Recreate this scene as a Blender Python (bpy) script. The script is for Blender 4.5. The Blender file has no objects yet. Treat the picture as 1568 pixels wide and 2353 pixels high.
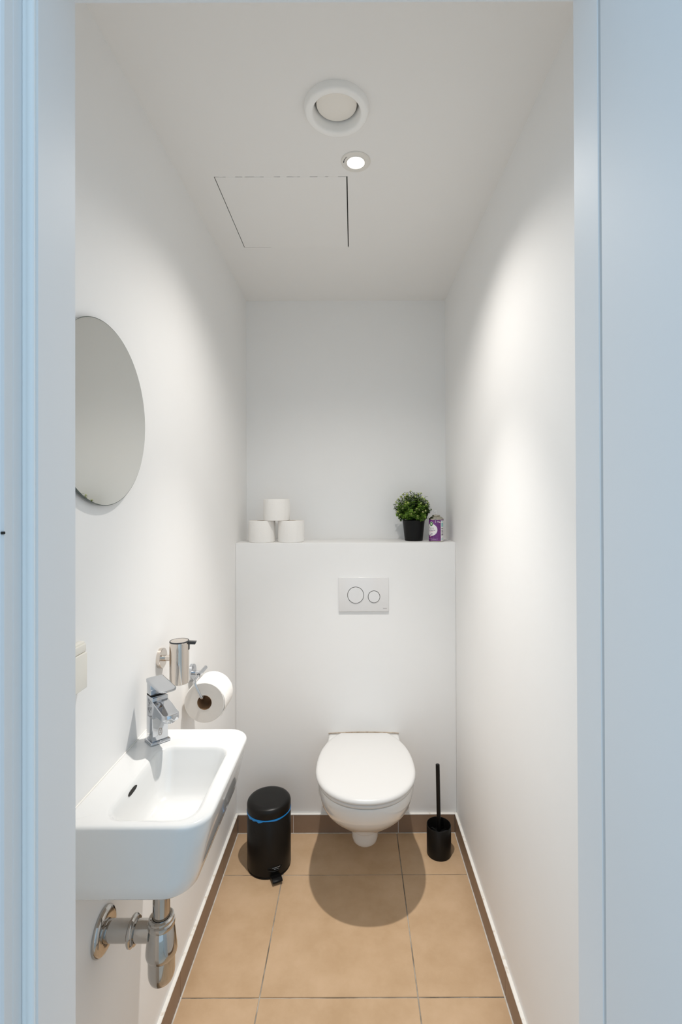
import bpy, bmesh, math, random
from mathutils import Vector, Matrix

sc = bpy.context.scene
col = sc.collection
PI = math.pi

# ------------------------------------------------------------------ camera, world, exposure
F_PX = 1105.0
CAM_Z = 1.436
cam_d = bpy.data.cameras.new('camera')
cam_d.sensor_fit = 'AUTO'
cam_d.sensor_width = 36.0
cam_d.lens = F_PX * 36.0 / 2353.0
cam_d.shift_x = -29.0 / 2353.0
PITCH = math.radians(0.3)
cam_d.shift_y = -(25.5 + F_PX * math.tan(PITCH)) / 2353.0
cam_d.clip_start = 0.02
cam = bpy.data.objects.new('camera', cam_d)
cam.location = (0, 0, CAM_Z)
cam.rotation_euler = (PI / 2 + PITCH, math.radians(0.2), 0)
col.objects.link(cam)
sc.camera = cam

world = bpy.data.worlds.new('world')
sc.world = world
world.use_nodes = True
bg = world.node_tree.nodes['Background']
bg.inputs[0].default_value = (0.58, 0.79, 0.98, 1)
bg.inputs[1].default_value = 0.96

# the downlight: a narrow beam and the wider spill of its reflector (watts, full angle in degrees)
BEAM = (90.0, 67)
SPILL = (26.0, 136)
SPOT_COL = (1.0, 0.955, 0.90)

sc.view_settings.view_transform = 'Standard'
sc.view_settings.look = 'None'
sc.view_settings.gamma = 1.0
sc.view_settings.use_curve_mapping = False
sc.view_settings.exposure = 0.12
sc.cycles.max_bounces = 16
sc.cycles.diffuse_bounces = 10
sc.cycles.glossy_bounces = 8

# ------------------------------------------------------------------ room measures (metres)
XL, XR = -0.516, 0.444          # left and right wall
YB, YU = 2.097, 2.317           # face of the boxed-in cistern, upper back wall
YF = 0.64                       # inner face of the door wall
ZC = CAM_Z + 0.966              # ceiling
ZS = CAM_Z - 0.182              # ledge

# ------------------------------------------------------------------ materials
def mat(name, color, rough=0.5, metal=0.0, coat=0.0, noise=None, bump=None, emit=None, spec=0.5, fac2=None):
    """noise=(scale, colour2, lo, hi)  bump=(scale, strength, distance)"""
    m = bpy.data.materials.new(name)
    m.use_nodes = True
    nt = m.node_tree
    b = nt.nodes['Principled BSDF']
    b.inputs['Base Color'].default_value = (*color, 1)
    b.inputs['Roughness'].default_value = rough
    b.inputs['Metallic'].default_value = metal
    b.inputs['Specular IOR Level'].default_value = spec
    b.inputs['Coat Weight'].default_value = coat
    b.inputs['Coat Roughness'].default_value = 0.04
    if emit:
        b.inputs['Emission Color'].default_value = (*emit[0], 1)
        b.inputs['Emission Strength'].default_value = emit[1]
    tc = nt.nodes.new('ShaderNodeTexCoord')
    if noise:
        n = nt.nodes.new('ShaderNodeTexNoise')
        n.inputs['Scale'].default_value = noise[0]
        n.inputs['Detail'].default_value = 6
        n.inputs['Roughness'].default_value = 0.62
        nt.links.new(tc.outputs['Object'], n.inputs['Vector'])
        r = nt.nodes.new('ShaderNodeValToRGB')
        r.color_ramp.elements[0].position = noise[2]
        r.color_ramp.elements[1].position = noise[3]
        r.color_ramp.elements[0].color = (*noise[1], 1)
        r.color_ramp.elements[1].color = (*color, 1)
        nt.links.new(n.outputs['Fac'], r.inputs['Fac'])
        nt.links.new(r.outputs['Color'], b.inputs['Base Color'])
    if bump:
        n2 = nt.nodes.new('ShaderNodeTexNoise')
        n2.inputs['Scale'].default_value = bump[0]
        n2.inputs['Detail'].default_value = 4
        nt.links.new(tc.outputs['Object'], n2.inputs['Vector'])
        bp = nt.nodes.new('ShaderNodeBump')
        bp.inputs['Strength'].default_value = bump[1]
        bp.inputs['Distance'].default_value = bump[2]
        nt.links.new(n2.outputs['Fac'], bp.inputs['Height'])
        nt.links.new(bp.outputs['Normal'], b.inputs['Normal'])
    return m

M = {}
M['wall'] = mat('white_wall_paint', (0.86, 0.855, 0.845), 0.55, noise=(3, (0.845, 0.84, 0.83), .3, .7), bump=(55, 0.10, 0.002), spec=0.35)
M['ceiling'] = mat('white_ceiling_paint', (0.85, 0.835, 0.815), 0.7, bump=(80, 0.08, 0.002), spec=0.25)
M['hatch'] = mat('hatch_paint', (0.855, 0.84, 0.82), 0.7, bump=(80, 0.06, 0.002), spec=0.25)
M['frame'] = mat('door_frame_paint', (0.78, 0.785, 0.79), 0.52, bump=(90, 0.06, 0.001))
M['door'] = mat('door_paint', (0.76, 0.77, 0.78), 0.62, bump=(60, 0.04, 0.001))
M['seal'] = mat('pale_rubber', (0.88, 0.90, 0.90), 0.5)
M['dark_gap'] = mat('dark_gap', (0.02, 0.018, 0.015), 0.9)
M['hall'] = mat('hall_floor', (0.62, 0.58, 0.52), 0.5, noise=(6, (0.56, 0.52, 0.46), .3, .7))
M['ceramic'] = mat('white_ceramic', (0.73, 0.73, 0.72), 0.12, coat=0.5)
M['plastic'] = mat('white_plastic', (0.66, 0.655, 0.645), 0.25)
M['plate'] = mat('white_plate', (0.78, 0.77, 0.765), 0.16)
M['cream'] = mat('cream_plastic', (0.80, 0.77, 0.70), 0.35)
M['vent'] = mat('white_valve', (0.92, 0.91, 0.89), 0.35)
M['vent_disc'] = mat('cream_valve_disc', (0.86, 0.82, 0.76), 0.45)
M['chrome'] = mat('chrome', (0.58, 0.60, 0.63), 0.05, metal=1)
M['trap'] = mat('trap_chrome', (0.50, 0.485, 0.465), 0.06, metal=1)
M['steel'] = mat('polished_steel', (0.72, 0.66, 0.60), 0.12, metal=1)
M['tin'] = mat('can_metal', (0.55, 0.52, 0.44), 0.25, metal=1)
M['nickel'] = mat('lamp_ring', (0.80, 0.77, 0.72), 0.35, metal=0.3)
M['mirror'] = mat('mirror_glass', (0.90, 0.90, 0.87), 0.015, metal=1)
M['mirror_edge'] = mat('mirror_edge', (0.06, 0.08, 0.07), 0.2)
M['black_metal'] = mat('black_metal', (0.005, 0.0045, 0.004), 0.36, spec=0.28, bump=(400, 0.03, 0.0003))
M['black_plastic'] = mat('black_plastic', (0.004, 0.004, 0.004), 0.45, spec=0.2)
M['dark_plastic'] = mat('dark_grey_plastic', (0.035, 0.037, 0.04), 0.4)
M['pot'] = mat('pot_black', (0.005, 0.005, 0.005), 0.5, spec=0.22)
M['soil'] = mat('moss', (0.02, 0.03, 0.008), 0.9)
M['bag'] = mat('blue_bag', (0.01, 0.23, 0.62), 0.35)
M['tissue'] = mat('tissue_paper', (0.88, 0.86, 0.83), 0.9, bump=(140, 0.35, 0.002), spec=0.1)
M['tissue_end'] = mat('tissue_paper_end', (0.80, 0.76, 0.71), 0.95, bump=(60, 0.15, 0.002), spec=0.1)
M['card'] = mat('cardboard_core', (0.33, 0.20, 0.11), 0.9, spec=0.1)
M['sealant'] = mat('old_sealant', (0.50, 0.42, 0.33), 0.6, noise=(60, (0.30, 0.22, 0.15), .35, .65))
M['caulk'] = mat('white_caulk', (0.80, 0.78, 0.74), 0.5, noise=(45, (0.60, 0.52, 0.43), .28, .42))
M['grout'] = mat('floor_grout', (0.47, 0.43, 0.37), 0.9, noise=(7, (0.16, 0.14, 0.11), .40, .60))
M['rim_grout'] = mat('white_edge_grout', (0.66, 0.63, 0.58), 0.8, noise=(30, (0.52, 0.47, 0.41), .35, .6))
M['tile'] = mat('beige_floor_tile', (0.57, 0.40, 0.252), 0.42, noise=(6.5, (0.485, 0.328, 0.192), .34, .66), bump=(160, 0.12, 0.001), spec=0.35)
M['skirt'] = mat('shaded_skirting_tile', (0.30, 0.205, 0.140), 0.42, noise=(9, (0.255, 0.17, 0.115), .3, .7), bump=(160, 0.12, 0.001), spec=0.35)  # floor tile made darker, shade of the upright faces put into the colour
M['purple'] = mat('can_purple', (0.17, 0.035, 0.21), 0.25, noise=(40, (0.12, 0.02, 0.15), .35, .65))
M['print_white'] = mat('print_white', (0.80, 0.78, 0.78), 0.35)
M['print_green'] = mat('print_green', (0.005, 0.17, 0.02), 0.35)
M['print_pale'] = mat('print_pale_green', (0.62, 0.72, 0.50), 0.35)
M['print_grey'] = mat('print_grey', (0.30, 0.29, 0.30), 0.4)
M['print_dark'] = mat('print_dark', (0.03, 0.03, 0.035), 0.4)
M['print_violet'] = mat('print_violet', (0.10, 0.03, 0.15), 0.4)
M['print_lilac'] = mat('print_lilac', (0.42, 0.28, 0.45), 0.4)
M['print_teal'] = mat('print_teal', (0.30, 0.55, 0.53), 0.4)
M['print_rose'] = mat('print_rose', (0.65, 0.25, 0.38), 0.4)
M['logo'] = mat('logo_grey', (0.42, 0.36, 0.32), 0.4)
M['lens'] = mat('lamp_lens', (1, 1, 1), 0.3, emit=((1.0, 0.96, 0.90), 4))

def leaf_mat(name, dark, light):
    m = bpy.data.materials.new(name); m.use_nodes = True
    nt = m.node_tree; b = nt.nodes['Principled BSDF']
    a = nt.nodes.new('ShaderNodeAttribute'); a.attribute_name = 'tone'
    r = nt.nodes.new('ShaderNodeValToRGB')
    r.color_ramp.elements[0].color = (*dark, 1); r.color_ramp.elements[1].color = (*light, 1)
    nt.links.new(a.outputs['Fac'], r.inputs['Fac'])
    nt.links.new(r.outputs['Color'], b.inputs['Base Color'])
    b.inputs['Roughness'].default_value = 0.6
    b.inputs['Specular IOR Level'].default_value = 0.2
    return m
M['leaf'] = leaf_mat('leaf_green', (0.006, 0.034, 0.003), (0.19, 0.33, 0.035))
M['bloom'] = leaf_mat('pale_tip', (0.42, 0.52, 0.10), (0.86, 0.84, 0.52))

# ------------------------------------------------------------------ object helpers
def obj(name, bm, m, parent=None, smooth=35, doubles=False):
    me = bpy.data.meshes.new(name)
    if doubles:
        bmesh.ops.remove_doubles(bm, verts=bm.verts, dist=1e-6)
    bmesh.ops.recalc_face_normals(bm, faces=bm.faces)
    bm.to_mesh(me); bm.free()
    if smooth:
        for p in me.polygons: p.use_smooth = True
        me.set_sharp_from_angle(angle=math.radians(smooth))
    me.materials.append(M[m])
    o = bpy.data.objects.new(name, me)
    col.objects.link(o)
    if parent is not None:
        o.parent = parent
        if parent.type == 'EMPTY' and not parent.get('local'):
            o.matrix_parent_inverse = Matrix.Translation(-Vector(parent.location))
    return o

def thing(name, label, cat, loc=(0, 0, 0), group=None, local=False):
    """Empty at the thing's base; parts are given in world coordinates (or local ones with local=True)"""
    e = bpy.data.objects.new(name, None)
    e.empty_display_size = 0.05
    e.location = loc
    col.objects.link(e)
    e['label'] = label; e['category'] = cat
    if group: e['group'] = group
    if local: e['local'] = True
    return e

def struct(o, label=None):
    o['kind'] = 'structure'
    if label: o['label'] = label
    return o

def box(bm, x0, x1, y0, y1, z0, z1, bev=0.0, seg=2, T=None):
    r = bmesh.ops.create_cube(bm, size=1.0)
    vs = r['verts']
    for v in vs:
        v.co = Vector((x0 + (v.co.x + .5) * (x1 - x0), y0 + (v.co.y + .5) * (y1 - y0), z0 + (v.co.z + .5) * (z1 - z0)))
    if bev > 0:
        es = list({e for v in vs for e in v.link_edges})
        q = bmesh.ops.bevel(bm, geom=es, offset=bev, segments=seg, affect='EDGES', profile=0.5)
        vs = list({v for f in q['faces'] for v in f.verts} | {v for v in vs if v.is_valid})
    if T is not None:
        for v in vs: v.co = T @ v.co
    return bm

def B(*a, **k):
    return box(bmesh.new(), *a, **k)

def loft(bm, loops, cap0=True, cap1=True, closed=True, T=None):
    rows = []
    for lp in loops:
        rows.append([bm.verts.new(T @ Vector(p) if T is not None else Vector(p)) for p in lp])
    n = len(rows[0])
    for a, b in zip(rows, rows[1:]):
        for i in range(n if closed else n - 1):
            j = (i + 1) % n
            bm.faces.new((a[i], a[j], b[j], b[i]))
    if cap0: bm.faces.new(rows[0][::-1])
    if cap1: bm.faces.new(rows[-1])
    return bm

def lathe(bm, prof, c=(0, 0, 0), axis='z', seg=40, cap0=True, cap1=True):
    """prof: list of (r, h) along the axis"""
    loops = []
    for r, h in prof:
        lp = []
        for i in range(seg):
            a = 2 * PI * i / seg
            p, q = r * math.cos(a), r * math.sin(a)
            if axis == 'z': v = (c[0] + p, c[1] + q, c[2] + h)
            elif axis == 'y': v = (c[0] + p, c[1] + h, c[2] + q)
            else: v = (c[0] + h, c[1] + p, c[2] + q)
            lp.append(v)
        loops.append(lp)
    return loft(bm, loops, cap0, cap1)

def tube(bm, pts, r, seg=14):
    pts = [Vector(p) for p in pts]
    loops = []
    up = Vector((0.13, 0.27, 0.95)).normalized()
    for i, p in enumerate(pts):
        a = pts[max(i - 1, 0)]; b = pts[min(i + 1, len(pts) - 1)]
        t = (b - a).normalized()
        n = (up - t * up.dot(t))
        n = n.normalized() if n.length > 1e-4 else t.orthogonal().normalized()
        up = n
        m = t.cross(n)
        loops.append([p + (n * math.cos(2 * PI * k / seg) + m * math.sin(2 * PI * k / seg)) * r for k in range(seg)])
    return loft(bm, loops)

def smooth_path(pts, rad=0.01, n=6):
    """round the corners of a polyline"""
    pts = [Vector(p) for p in pts]
    out = [pts[0]]
    for a, p, b in zip(pts, pts[1:], pts[2:]):
        r = min(rad, (p - a).length * .49, (b - p).length * .49)
        s = p + (a - p).normalized() * r; e = p + (b - p).normalized() * r
        for k in range(n + 1):
            t = k / n
            out.append(s * (1 - t) ** 2 + p * 2 * t * (1 - t) + e * t * t)
    out.append(pts[-1])
    return out

def prism(bm, poly, axis, a, b, T=None):
    """poly of 2D points extruded along axis between a and b.  axis z:(x,y)  y:(x,z)  x:(y,z)"""
    def mk(p, h):
        if axis == 'z': return (p[0], p[1], h)
        if axis == 'y': return (p[0], h, p[1])
        return (h, p[0], p[1])
    return loft(bm, [[mk(p, a) for p in poly], [mk(p, b) for p in poly]], T=T)

def rrect(x0, x1, y0, y1, rs, z, n=9):
    """rounded rectangle loop; rs = radii at (x1,y1),(x0,y1),(x0,y0),(x1,y0)"""
    out = []
    cs = [(x1, y1, -1, -1, 0), (x0, y1, 1, -1, PI / 2), (x0, y0, 1, 1, PI), (x1, y0, -1, 1, 3 * PI / 2)]
    for (cx, cy, sx, sy, a0), r in zip(cs, rs):
        for k in range(n):
            a = a0 + PI / 2 * k / (n - 1)
            out.append((cx + sx * r + r * math.cos(a), cy + sy * r + r * math.sin(a), z))
    return out

def text_mesh(s, size, spacing=1.0):
    c = bpy.data.curves.new('t', 'FONT')
    c.body = s; c.size = size; c.align_x = 'CENTER'; c.align_y = 'CENTER'; c.space_character = spacing
    o = bpy.data.objects.new('t', c); col.objects.link(o)
    dg = bpy.context.evaluated_depsgraph_get()
    me = o.evaluated_get(dg).to_mesh()
    vs = [v.co.copy() for v in me.vertices]; fs = [tuple(p.vertices) for p in me.polygons]
    o.evaluated_get(dg).to_mesh_clear()
    bpy.data.objects.remove(o); bpy.data.curves.remove(c)
    return vs, fs

def text_obj(name, s, size, m, parent, fn, spacing=1.0):
    """fn maps flat (u, v) text coordinates to world space"""
    vs, fs = text_mesh(s, size, spacing)
    bm = bmesh.new()
    bv = [bm.verts.new(fn(v.x, v.y)) for v in vs]
    for f in fs:
        try: bm.faces.new([bv[i] for i in f])
        except ValueError: pass
    return obj(name, bm, m, parent, smooth=0)

# ================================================================== THE SETTING
# floor: grout bed with tiles proud of it
floor = struct(obj('floor', B(XL, XR, 0.53, YB, -0.10, -0.0022), 'grout', smooth=0))
G = 0.0034
cols_x = [XL + 0.0125, -0.2775, 0.1815, XR - 0.0125]
rows_y = [0.545, 0.941, 1.398, 1.8545, YB - 0.0125]
for i in range(3):
    for j in range(4):
        x0 = cols_x[i] + (G / 2 if i else 0.0); x1 = cols_x[i + 1] - (G / 2 if i < 2 else 0.0)
        y0 = rows_y[j] + G / 2; y1 = rows_y[j + 1] - (G / 2 if j < 3 else 0.0)
        obj('tile', B(x0, x1, y0, y1, -0.009, 0.0, bev=0.0008, seg=1), 'tile', floor, smooth=0)
# pale grout along the skirting
bm = bmesh.new()
box(bm, XL + 0.009, XL + 0.0135, 0.65, YB - 0.009, -0.006, 0.0010)
box(bm, XR - 0.0135, XR - 0.009, 0.65, YB - 0.009, -0.006, 0.0010)
box(bm, XL + 0.0135, XR - 0.0135, YB - 0.0135, YB - 0.009, -0.006, 0.0010)
obj('edge_grout', bm, 'rim_grout', floor, smooth=0)

struct(obj('floor_hallway', B(-1.6, 1.6, -2.2, 0.529, -0.10, -0.002), 'hall', smooth=0))

# walls
struct(obj('wall_left', B(XL - 0.10, XL, 0.55, YU + 0.10, -0.10, ZC), 'wall', smooth=0))
struct(obj('wall_right', B(XR, XR + 0.10, 0.55, YU + 0.10, -0.10, ZC), 'wall', smooth=0))
struct(obj('wall_back', B(XL, XR, YU, YU + 0.10, -0.10, ZC), 'wall', smooth=0))
struct(obj('wall_cistern', B(XL, XR, YB, YU, -0.10, ZS, bev=0.003, seg=3), 'wall'), 'white boxed-in cistern wall with a ledge on top')
DL, DR, DT = -0.3717, 0.2970, CAM_Z + 0.6695      # clear door opening
bm = bmesh.new()
box(bm, XL, DL - 0.06, 0.55, YF, 0.0, ZC)
box(bm, DR + 0.06, XR, 0.55, YF, 0.0, ZC)
box(bm, DL - 0.06, DR + 0.06, 0.55, YF, DT + 0.06, ZC)
box(bm, -1.6, XL - 0.10, 0.55, YF, 0.0, ZC)
box(bm, XR + 0.10, 1.6, 0.55, YF, 0.0, ZC)
struct(obj('wall_front', bm, 'wall', smooth=0))

# ceiling with the cut for the access hatch
HX0, HX1, HY0, HY1 = -0.411, -0.0185, 1.429, 1.824
VX, VY, VR = -0.0385, 1.176, 0.058                 # air valve opening
SX, SY = 0.0095, 1.364                             # downlight centre
ceil_bm = bmesh.new()
gl, gr, gn, gf = 0.0024, 0.0036, 0.0026, 0.0018
x0, x1, y0, y1 = HX0 - gl, HX1 + gr, HY0 - gn, HY1 + gf
T_ = 0.04
box(ceil_bm, XL, x0, 0.55, YU, ZC, ZC + T_)
box(ceil_bm, x1, XR, y0, YU, ZC, ZC + T_)
box(ceil_bm, x0, x1, y1, YU, ZC, ZC + T_)
# front strip with round holes left open for valve: build as boxes around a square then a ring plate
hv = 0.0556
box(ceil_bm, x0, VX - hv, 0.55, y0, ZC, ZC + T_)
box(ceil_bm, VX + hv, XR, 0.55, y0, ZC, ZC + T_)
box(ceil_bm, VX - hv, VX + hv, 0.55, VY - hv, ZC, ZC + T_)
box(ceil_bm, VX - hv, VX + hv, VY + hv, y0, ZC, ZC + T_)
ceiling = struct(obj('ceiling', ceil_bm, 'ceiling', smooth=0))
obj('hatch_void', B(XL, XR, 0.55, YU, ZC + T_ + 0.05, ZC + T_ + 0.06), 'dark_gap', ceiling, smooth=0)
hatch = obj('access_hatch', B(HX0, HX1, HY0, HY1, ZC, ZC + T_, bev=0.0004, seg=1), 'hatch', ceiling, smooth=0)
hatch['label'] = 'flush square access hatch outlined by dark gaps'
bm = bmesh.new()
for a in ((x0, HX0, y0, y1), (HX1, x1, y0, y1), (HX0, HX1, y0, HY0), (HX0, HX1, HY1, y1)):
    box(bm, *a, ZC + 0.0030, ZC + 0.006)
obj('joint_shade', bm, 'dark_gap', hatch, smooth=0)['kind'] = 'stuff'  # dark strips stand in for the shade deep in the hatch joints
rnd = random.Random(3)
# filler bridging parts of the near and far joints
bm = bmesh.new()
x = HX0 + 0.012
while x < HX1 - 0.02:
    w = rnd.uniform(0.006, 0.030)
    box(bm, x, min(x + w, HX1 - 0.01), HY0 - gn, HY0 - rnd.choice((0, 0, 0.0009)), ZC + 0.0003, ZC + 0.0028)
    x += w + rnd.uniform(0.006, 0.03)
box(bm, HX0 + 0.10, HX1 + 0.0, HY1, HY1 + gf, ZC + 0.0001, ZC + 0.0028)
obj('joint_filler', bm, 'hatch', ceiling, smooth=0)['kind'] = 'stuff'

# skirting of cut floor tiles
def skirting(name, spans, fn, capfn):
    first = None
    root = bpy.data.objects.new(name, None); root.empty_display_size = 0.05
    col.objects.link(root); root['kind'] = 'structure'
    for a, b in spans:
        obj('skirting_tile', fn(a, b), 'skirt', root, smooth=0)
    obj('caulk_line', capfn(), 'caulk', root, smooth=0)
    return root
SH = 0.077
skirting('baseboard_left', [(0.645, 0.940), (0.942, 1.397), (1.399, 1.853), (1.855, YB - 0.011)],
         lambda a, b: B(XL, XL + 0.010, a, b, 0.0012, SH, bev=0.0008, seg=1),
         lambda: box(box(bmesh.new(), XL, XL + 0.0105, 0.645, YB - 0.0005, SH, SH + 0.0045, bev=0.0012, seg=1), XL, XL + 0.0088, 0.645, YB - 0.011, -0.003, SH - 0.001))
skirting('baseboard_right', [(0.645, 0.940), (0.942, 1.397), (1.399, 1.853), (1.855, YB - 0.011)],
         lambda a, b: B(XR - 0.010, XR, a, b, 0.0012, SH, bev=0.0008, seg=1),
         lambda: box(box(bmesh.new(), XR - 0.0105, XR, 0.645, YB - 0.0005, SH, SH + 0.0045, bev=0.0012, seg=1), XR - 0.0088, XR, 0.645, YB - 0.011, -0.003, SH - 0.001))
skirting('baseboard_back', [(XL + 0.0108, -0.2665), (-0.2645, 0.1875), (0.1895, XR - 0.0108)],
         lambda a, b: B(a, b, YB - 0.010, YB, 0.0012, SH, bev=0.0008, seg=1),
         lambda: box(box(bmesh.new(), XL + 0.0105, XR - 0.0105, YB - 0.0105, YB, SH, SH + 0.0045, bev=0.0012, seg=1), XL + 0.011, XR - 0.011, YB - 0.0088, YB, -0.003, SH - 0.001))

# door frame (trim_1) and the opened door leaf (door_1)
frame = bpy.data.objects.new('trim_1', None); col.objects.link(frame); frame['kind'] = 'structure'
frame['label'] = 'white painted door frame with rebate'
XRB = -0.3864
ljamb = [(DL, YF + 0.002), (DL, 0.5665), (DL - 0.0015, 0.565), (XRB, 0.565), (XRB, 0.5462), (XRB - 0.0006, 0.5455), (XRB - 0.0006, 0.5325), (XRB - 0.0030, 0.530), (DL - 0.09, 0.530), (DL - 0.09, 0.549), (DL - 0.06, 0.549), (DL - 0.06, YF + 0.002)]
obj('jamb', prism(bmesh.new(), ljamb, 'z', 0.0, DT + 0.06), 'frame', frame, smooth=30)
rjamb = [(DR, YF + 0.002), (DR, 0.5800), (DR + 0.0010, 0.579), (0.352, 0.579), (0.352, 0.530), (DR + 0.09, 0.530), (DR + 0.09, 0.549), (DR + 0.06, 0.549), (DR + 0.06, YF + 0.002)]
obj('jamb', prism(bmesh.new(), rjamb, 'z', 0.0, DT + 0.06), 'frame', frame, smooth=30)
head = [(YF + 0.002, DT), (0.5665, DT), (0.565, DT + 0.0015), (0.565, DT + 0.0147), (0.530, DT + 0.0147), (0.530, DT + 0.09), (0.549, DT + 0.09), (0.549, DT + 0.06), (YF + 0.002, DT + 0.06)]
obj('head', prism(bmesh.new(), head, 'x', DL - 0.0005, DR + 0.0005), 'frame', frame, smooth=30)
bm = bmesh.new()
seal_poly = [(XRB + 0.0004, 0.5650), (DL - 0.0020, 0.5650)] + [(XRB + 0.0085 + 0.0048 * math.cos(a), 0.5625 - 0.0030 * math.sin(a)) for a in [0.0, .5, 1.0, 1.57, 2.1, 2.6]] + [(XRB + 0.0030, 0.5605), (XRB + 0.0004, 0.5600)]
prism(bm, seal_poly, 'z', 0.0, DT + 0.012)
obj('door_seal', bm, 'seal', frame, smooth=50)
obj('strike_pin', B(XRB - 0.0025, XRB + 0.0009, 0.5290, 0.5325, CAM_Z - 0.0355, CAM_Z - 0.0325, bev=0.0006), 'dark_gap', frame)
DOORT = Matrix.Translation((DR - 0.0004, 0.5720, 0)) @ Matrix.Rotation(math.radians(8), 4, 'Z')
door = struct(obj('door_1', B(0.0, 0.040, -0.83, 0.0, 0.006, DT + 0.005, bev=0.0012, T=DOORT), 'door'), 'white door leaf swung open')
for hz in (0.25, 1.95):
    obj('hinge', lathe(bmesh.new(), [(0.006, 0), (0.007, 0.002), (0.007, 0.088), (0.006, 0.09)], (DR + 0.0535, 0.520, hz), 'z', 16), 'steel', door)

# ================================================================== CEILING THINGS
# air valve
valve = thing('air_valve', 'round white air extract valve in the ceiling, next to the downlight', 'vent', (VX, VY, ZC))
prof = [(0, 0), (0.0798, 0.0), (0.0798, -0.0035), (0.0775, -0.0125), (0.0755, -0.0155), (0.0725, -0.0168), (0.0625, -0.0165), (0.0595, -0.0150), (0.0580, -0.0115), (0.0560, -0.002), (0.0545, 0.012), (0.0545, 0.035)]
lp = []
bm = bmesh.new()
lathe(bm, prof[1:], (VX, VY, ZC), 'z', 72, cap0=False, cap1=False)
obj('collar', bm, 'vent', valve, smooth=50)
obj('duct', lathe(bmesh.new(), [(0.0545, 0.034), (0.0545, 0.037), (0.001, 0.037)], (VX, VY, ZC), 'z', 48, cap0=False), 'dark_gap', valve)
obj('disc', lathe(bmesh.new(), [(0.001, 0.022), (0.040, 0.022), (0.0485, 0.014), (0.0500, 0.0085), (0.0492, 0.0055), (0.046, 0.0040), (0.001, 0.0032)], (VX, VY, ZC), 'z', 64), 'vent_disc', valve, smooth=40)
obj('valve_stem', lathe(bmesh.new(), [(0.006, 0.022), (0.006, 0.036)], (VX, VY, ZC), 'z', 16), 'vent', valve)

# downlight
lampo = thing('downlight', 'small round lit downlight set in the ceiling', 'lamp', (SX, SY, ZC))
lathe_p = [(0.0415, 0.0), (0.0420, -0.0012), (0.0405, -0.0030), (0.0290, -0.0042), (0.0283, -0.0034), (0.0276, -0.0034), (0.0268, -0.0044), (0.0250, -0.0044), (0.0236, -0.001), (0.0236, 0.0)]
obj('ring', lathe(bmesh.new(), lathe_p, (SX, SY, ZC), 'z', 64, cap0=False, cap1=False), 'nickel', lampo)
obj('lens', lathe(bmesh.new(), [(0.001, -0.0020), (0.0236, -0.0014), (0.0236, 0.0)], (SX, SY, ZC), 'z', 48, cap1=False), 'lens', lampo)
bm = bmesh.new()
rnd = random.Random(5)
for k in range(9):
    a = PI + 0.05 + k * 0.085
    r = 0.0345
    w, h = rnd.uniform(.0008, .0018), rnd.uniform(.0012, .0030)
    T = Matrix.Translation((SX + r * math.cos(a), SY + r * math.sin(a), ZC - 0.0040)) @ Matrix.Rotation(a, 4, 'Z')
    box(bm, -h / 2, h / 2, -w / 2, w / 2, -0.0002, 0.0003, T=T)
obj('printed_mark', bm, 'print_dark', lampo, smooth=0)
for nm, (watt, deg) in (('downlight_beam', BEAM), ('downlight_spill', SPILL)):
    ld = bpy.data.lights.new(nm, 'SPOT')
    ld.energy = watt; ld.color = SPOT_COL; ld.spot_size = math.radians(deg); ld.spot_blend = 1.0; ld.shadow_soft_size = 0.018
    lo = bpy.data.objects.new(nm, ld); col.objects.link(lo)
    lo.parent = lampo; lo.location = (0, 0, -0.024)

# ================================================================== TOILET
TX = 0.0405
wc = thing('toilet', 'white wall-hung toilet with its lid closed', 'toilet', (TX, 1.85, 0.08))
def dshape(hw, yfront, yback, ymid, z, n=48, ef=2.1, eb=2.4, bb=None):
    """closed outline: rounded front, tapering back cut straight at yback"""
    out = []
    bb = bb or (yback - ymid) * 1.10
    bf = ymid - yfront
    tmax = 1.0
    # right side from front to back, then left side back to front
    side = []
    for k in range(n + 1):
        a = -PI / 2 + (PI / 2) * k / n
        c, s = math.cos(a), math.sin(a)
        side.append((hw * abs(c) ** (2 / ef), ymid - bf * abs(s) ** (2 / ef)))
    m = n // 2
    for k in range(1, m + 1):
        y = ymid + (yback - ymid) * k / m
        side.append((hw * max(0.0, 1 - ((y - ymid) / bb) ** eb) ** (1 / eb), y))
    for x, y in side: out.append((TX + x, y, z))
    for x, y in side[::-1][:-1]: out.append((TX - x, y, z))
    return out
# bowl: lofted outlines from the rim down to the trap
sec = [  # z, half width, front y, mid y, back half-width factor (bb), exponent
    (0.4205, 0.166, 1.602, 1.800, 0.40), (0.4205, 0.1735, 1.592, 1.800, 0.40), (0.4180, 0.1775, 1.587, 1.800, 0.40), (0.410, 0.1785, 1.5855, 1.800, 0.40), (0.385, 0.1775, 1.5890, 1.800, 0.40),
    (0.350, 0.170, 1.6060, 1.805, 0.42), (0.315, 0.157, 1.6400, 1.815, 0.45), (0.280, 0.139, 1.6830, 1.83, 0.5),
    (0.245, 0.113, 1.7270, 1.85, 0.55), (0.210, 0.086, 1.7720, 1.875, 0.6), (0.180, 0.068, 1.8130, 1.90, 0.7),
    (0.158, 0.0585, 1.8430, 1.92, 0.8), (0.150, 0.0555, 1.8520, 1.925, 0.9), (0.1475, 0.0535, 1.8590, 1.93, 0.9),
    (0.130, 0.0530, 1.8640, 1.93, 0.9), (0.110, 0.0525, 1.8670, 1.93, 0.9), (0.095, 0.0500, 1.8720, 1.93, 0.9), (0.086, 0.0450, 1.8800, 1.935, 0.9), (0.0815, 0.036, 1.890, 1.940, 0.9), (0.080, 0.020, 1.910, 1.945, 0.9)]
loops = [dshape(hw, yf, YB - 0.0005, ym, z, bb=bb) for z, hw, yf, ym, bb in sec]
obj('bowl', loft(bmesh.new(), loops), 'ceramic', wc, smooth=40)
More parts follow.
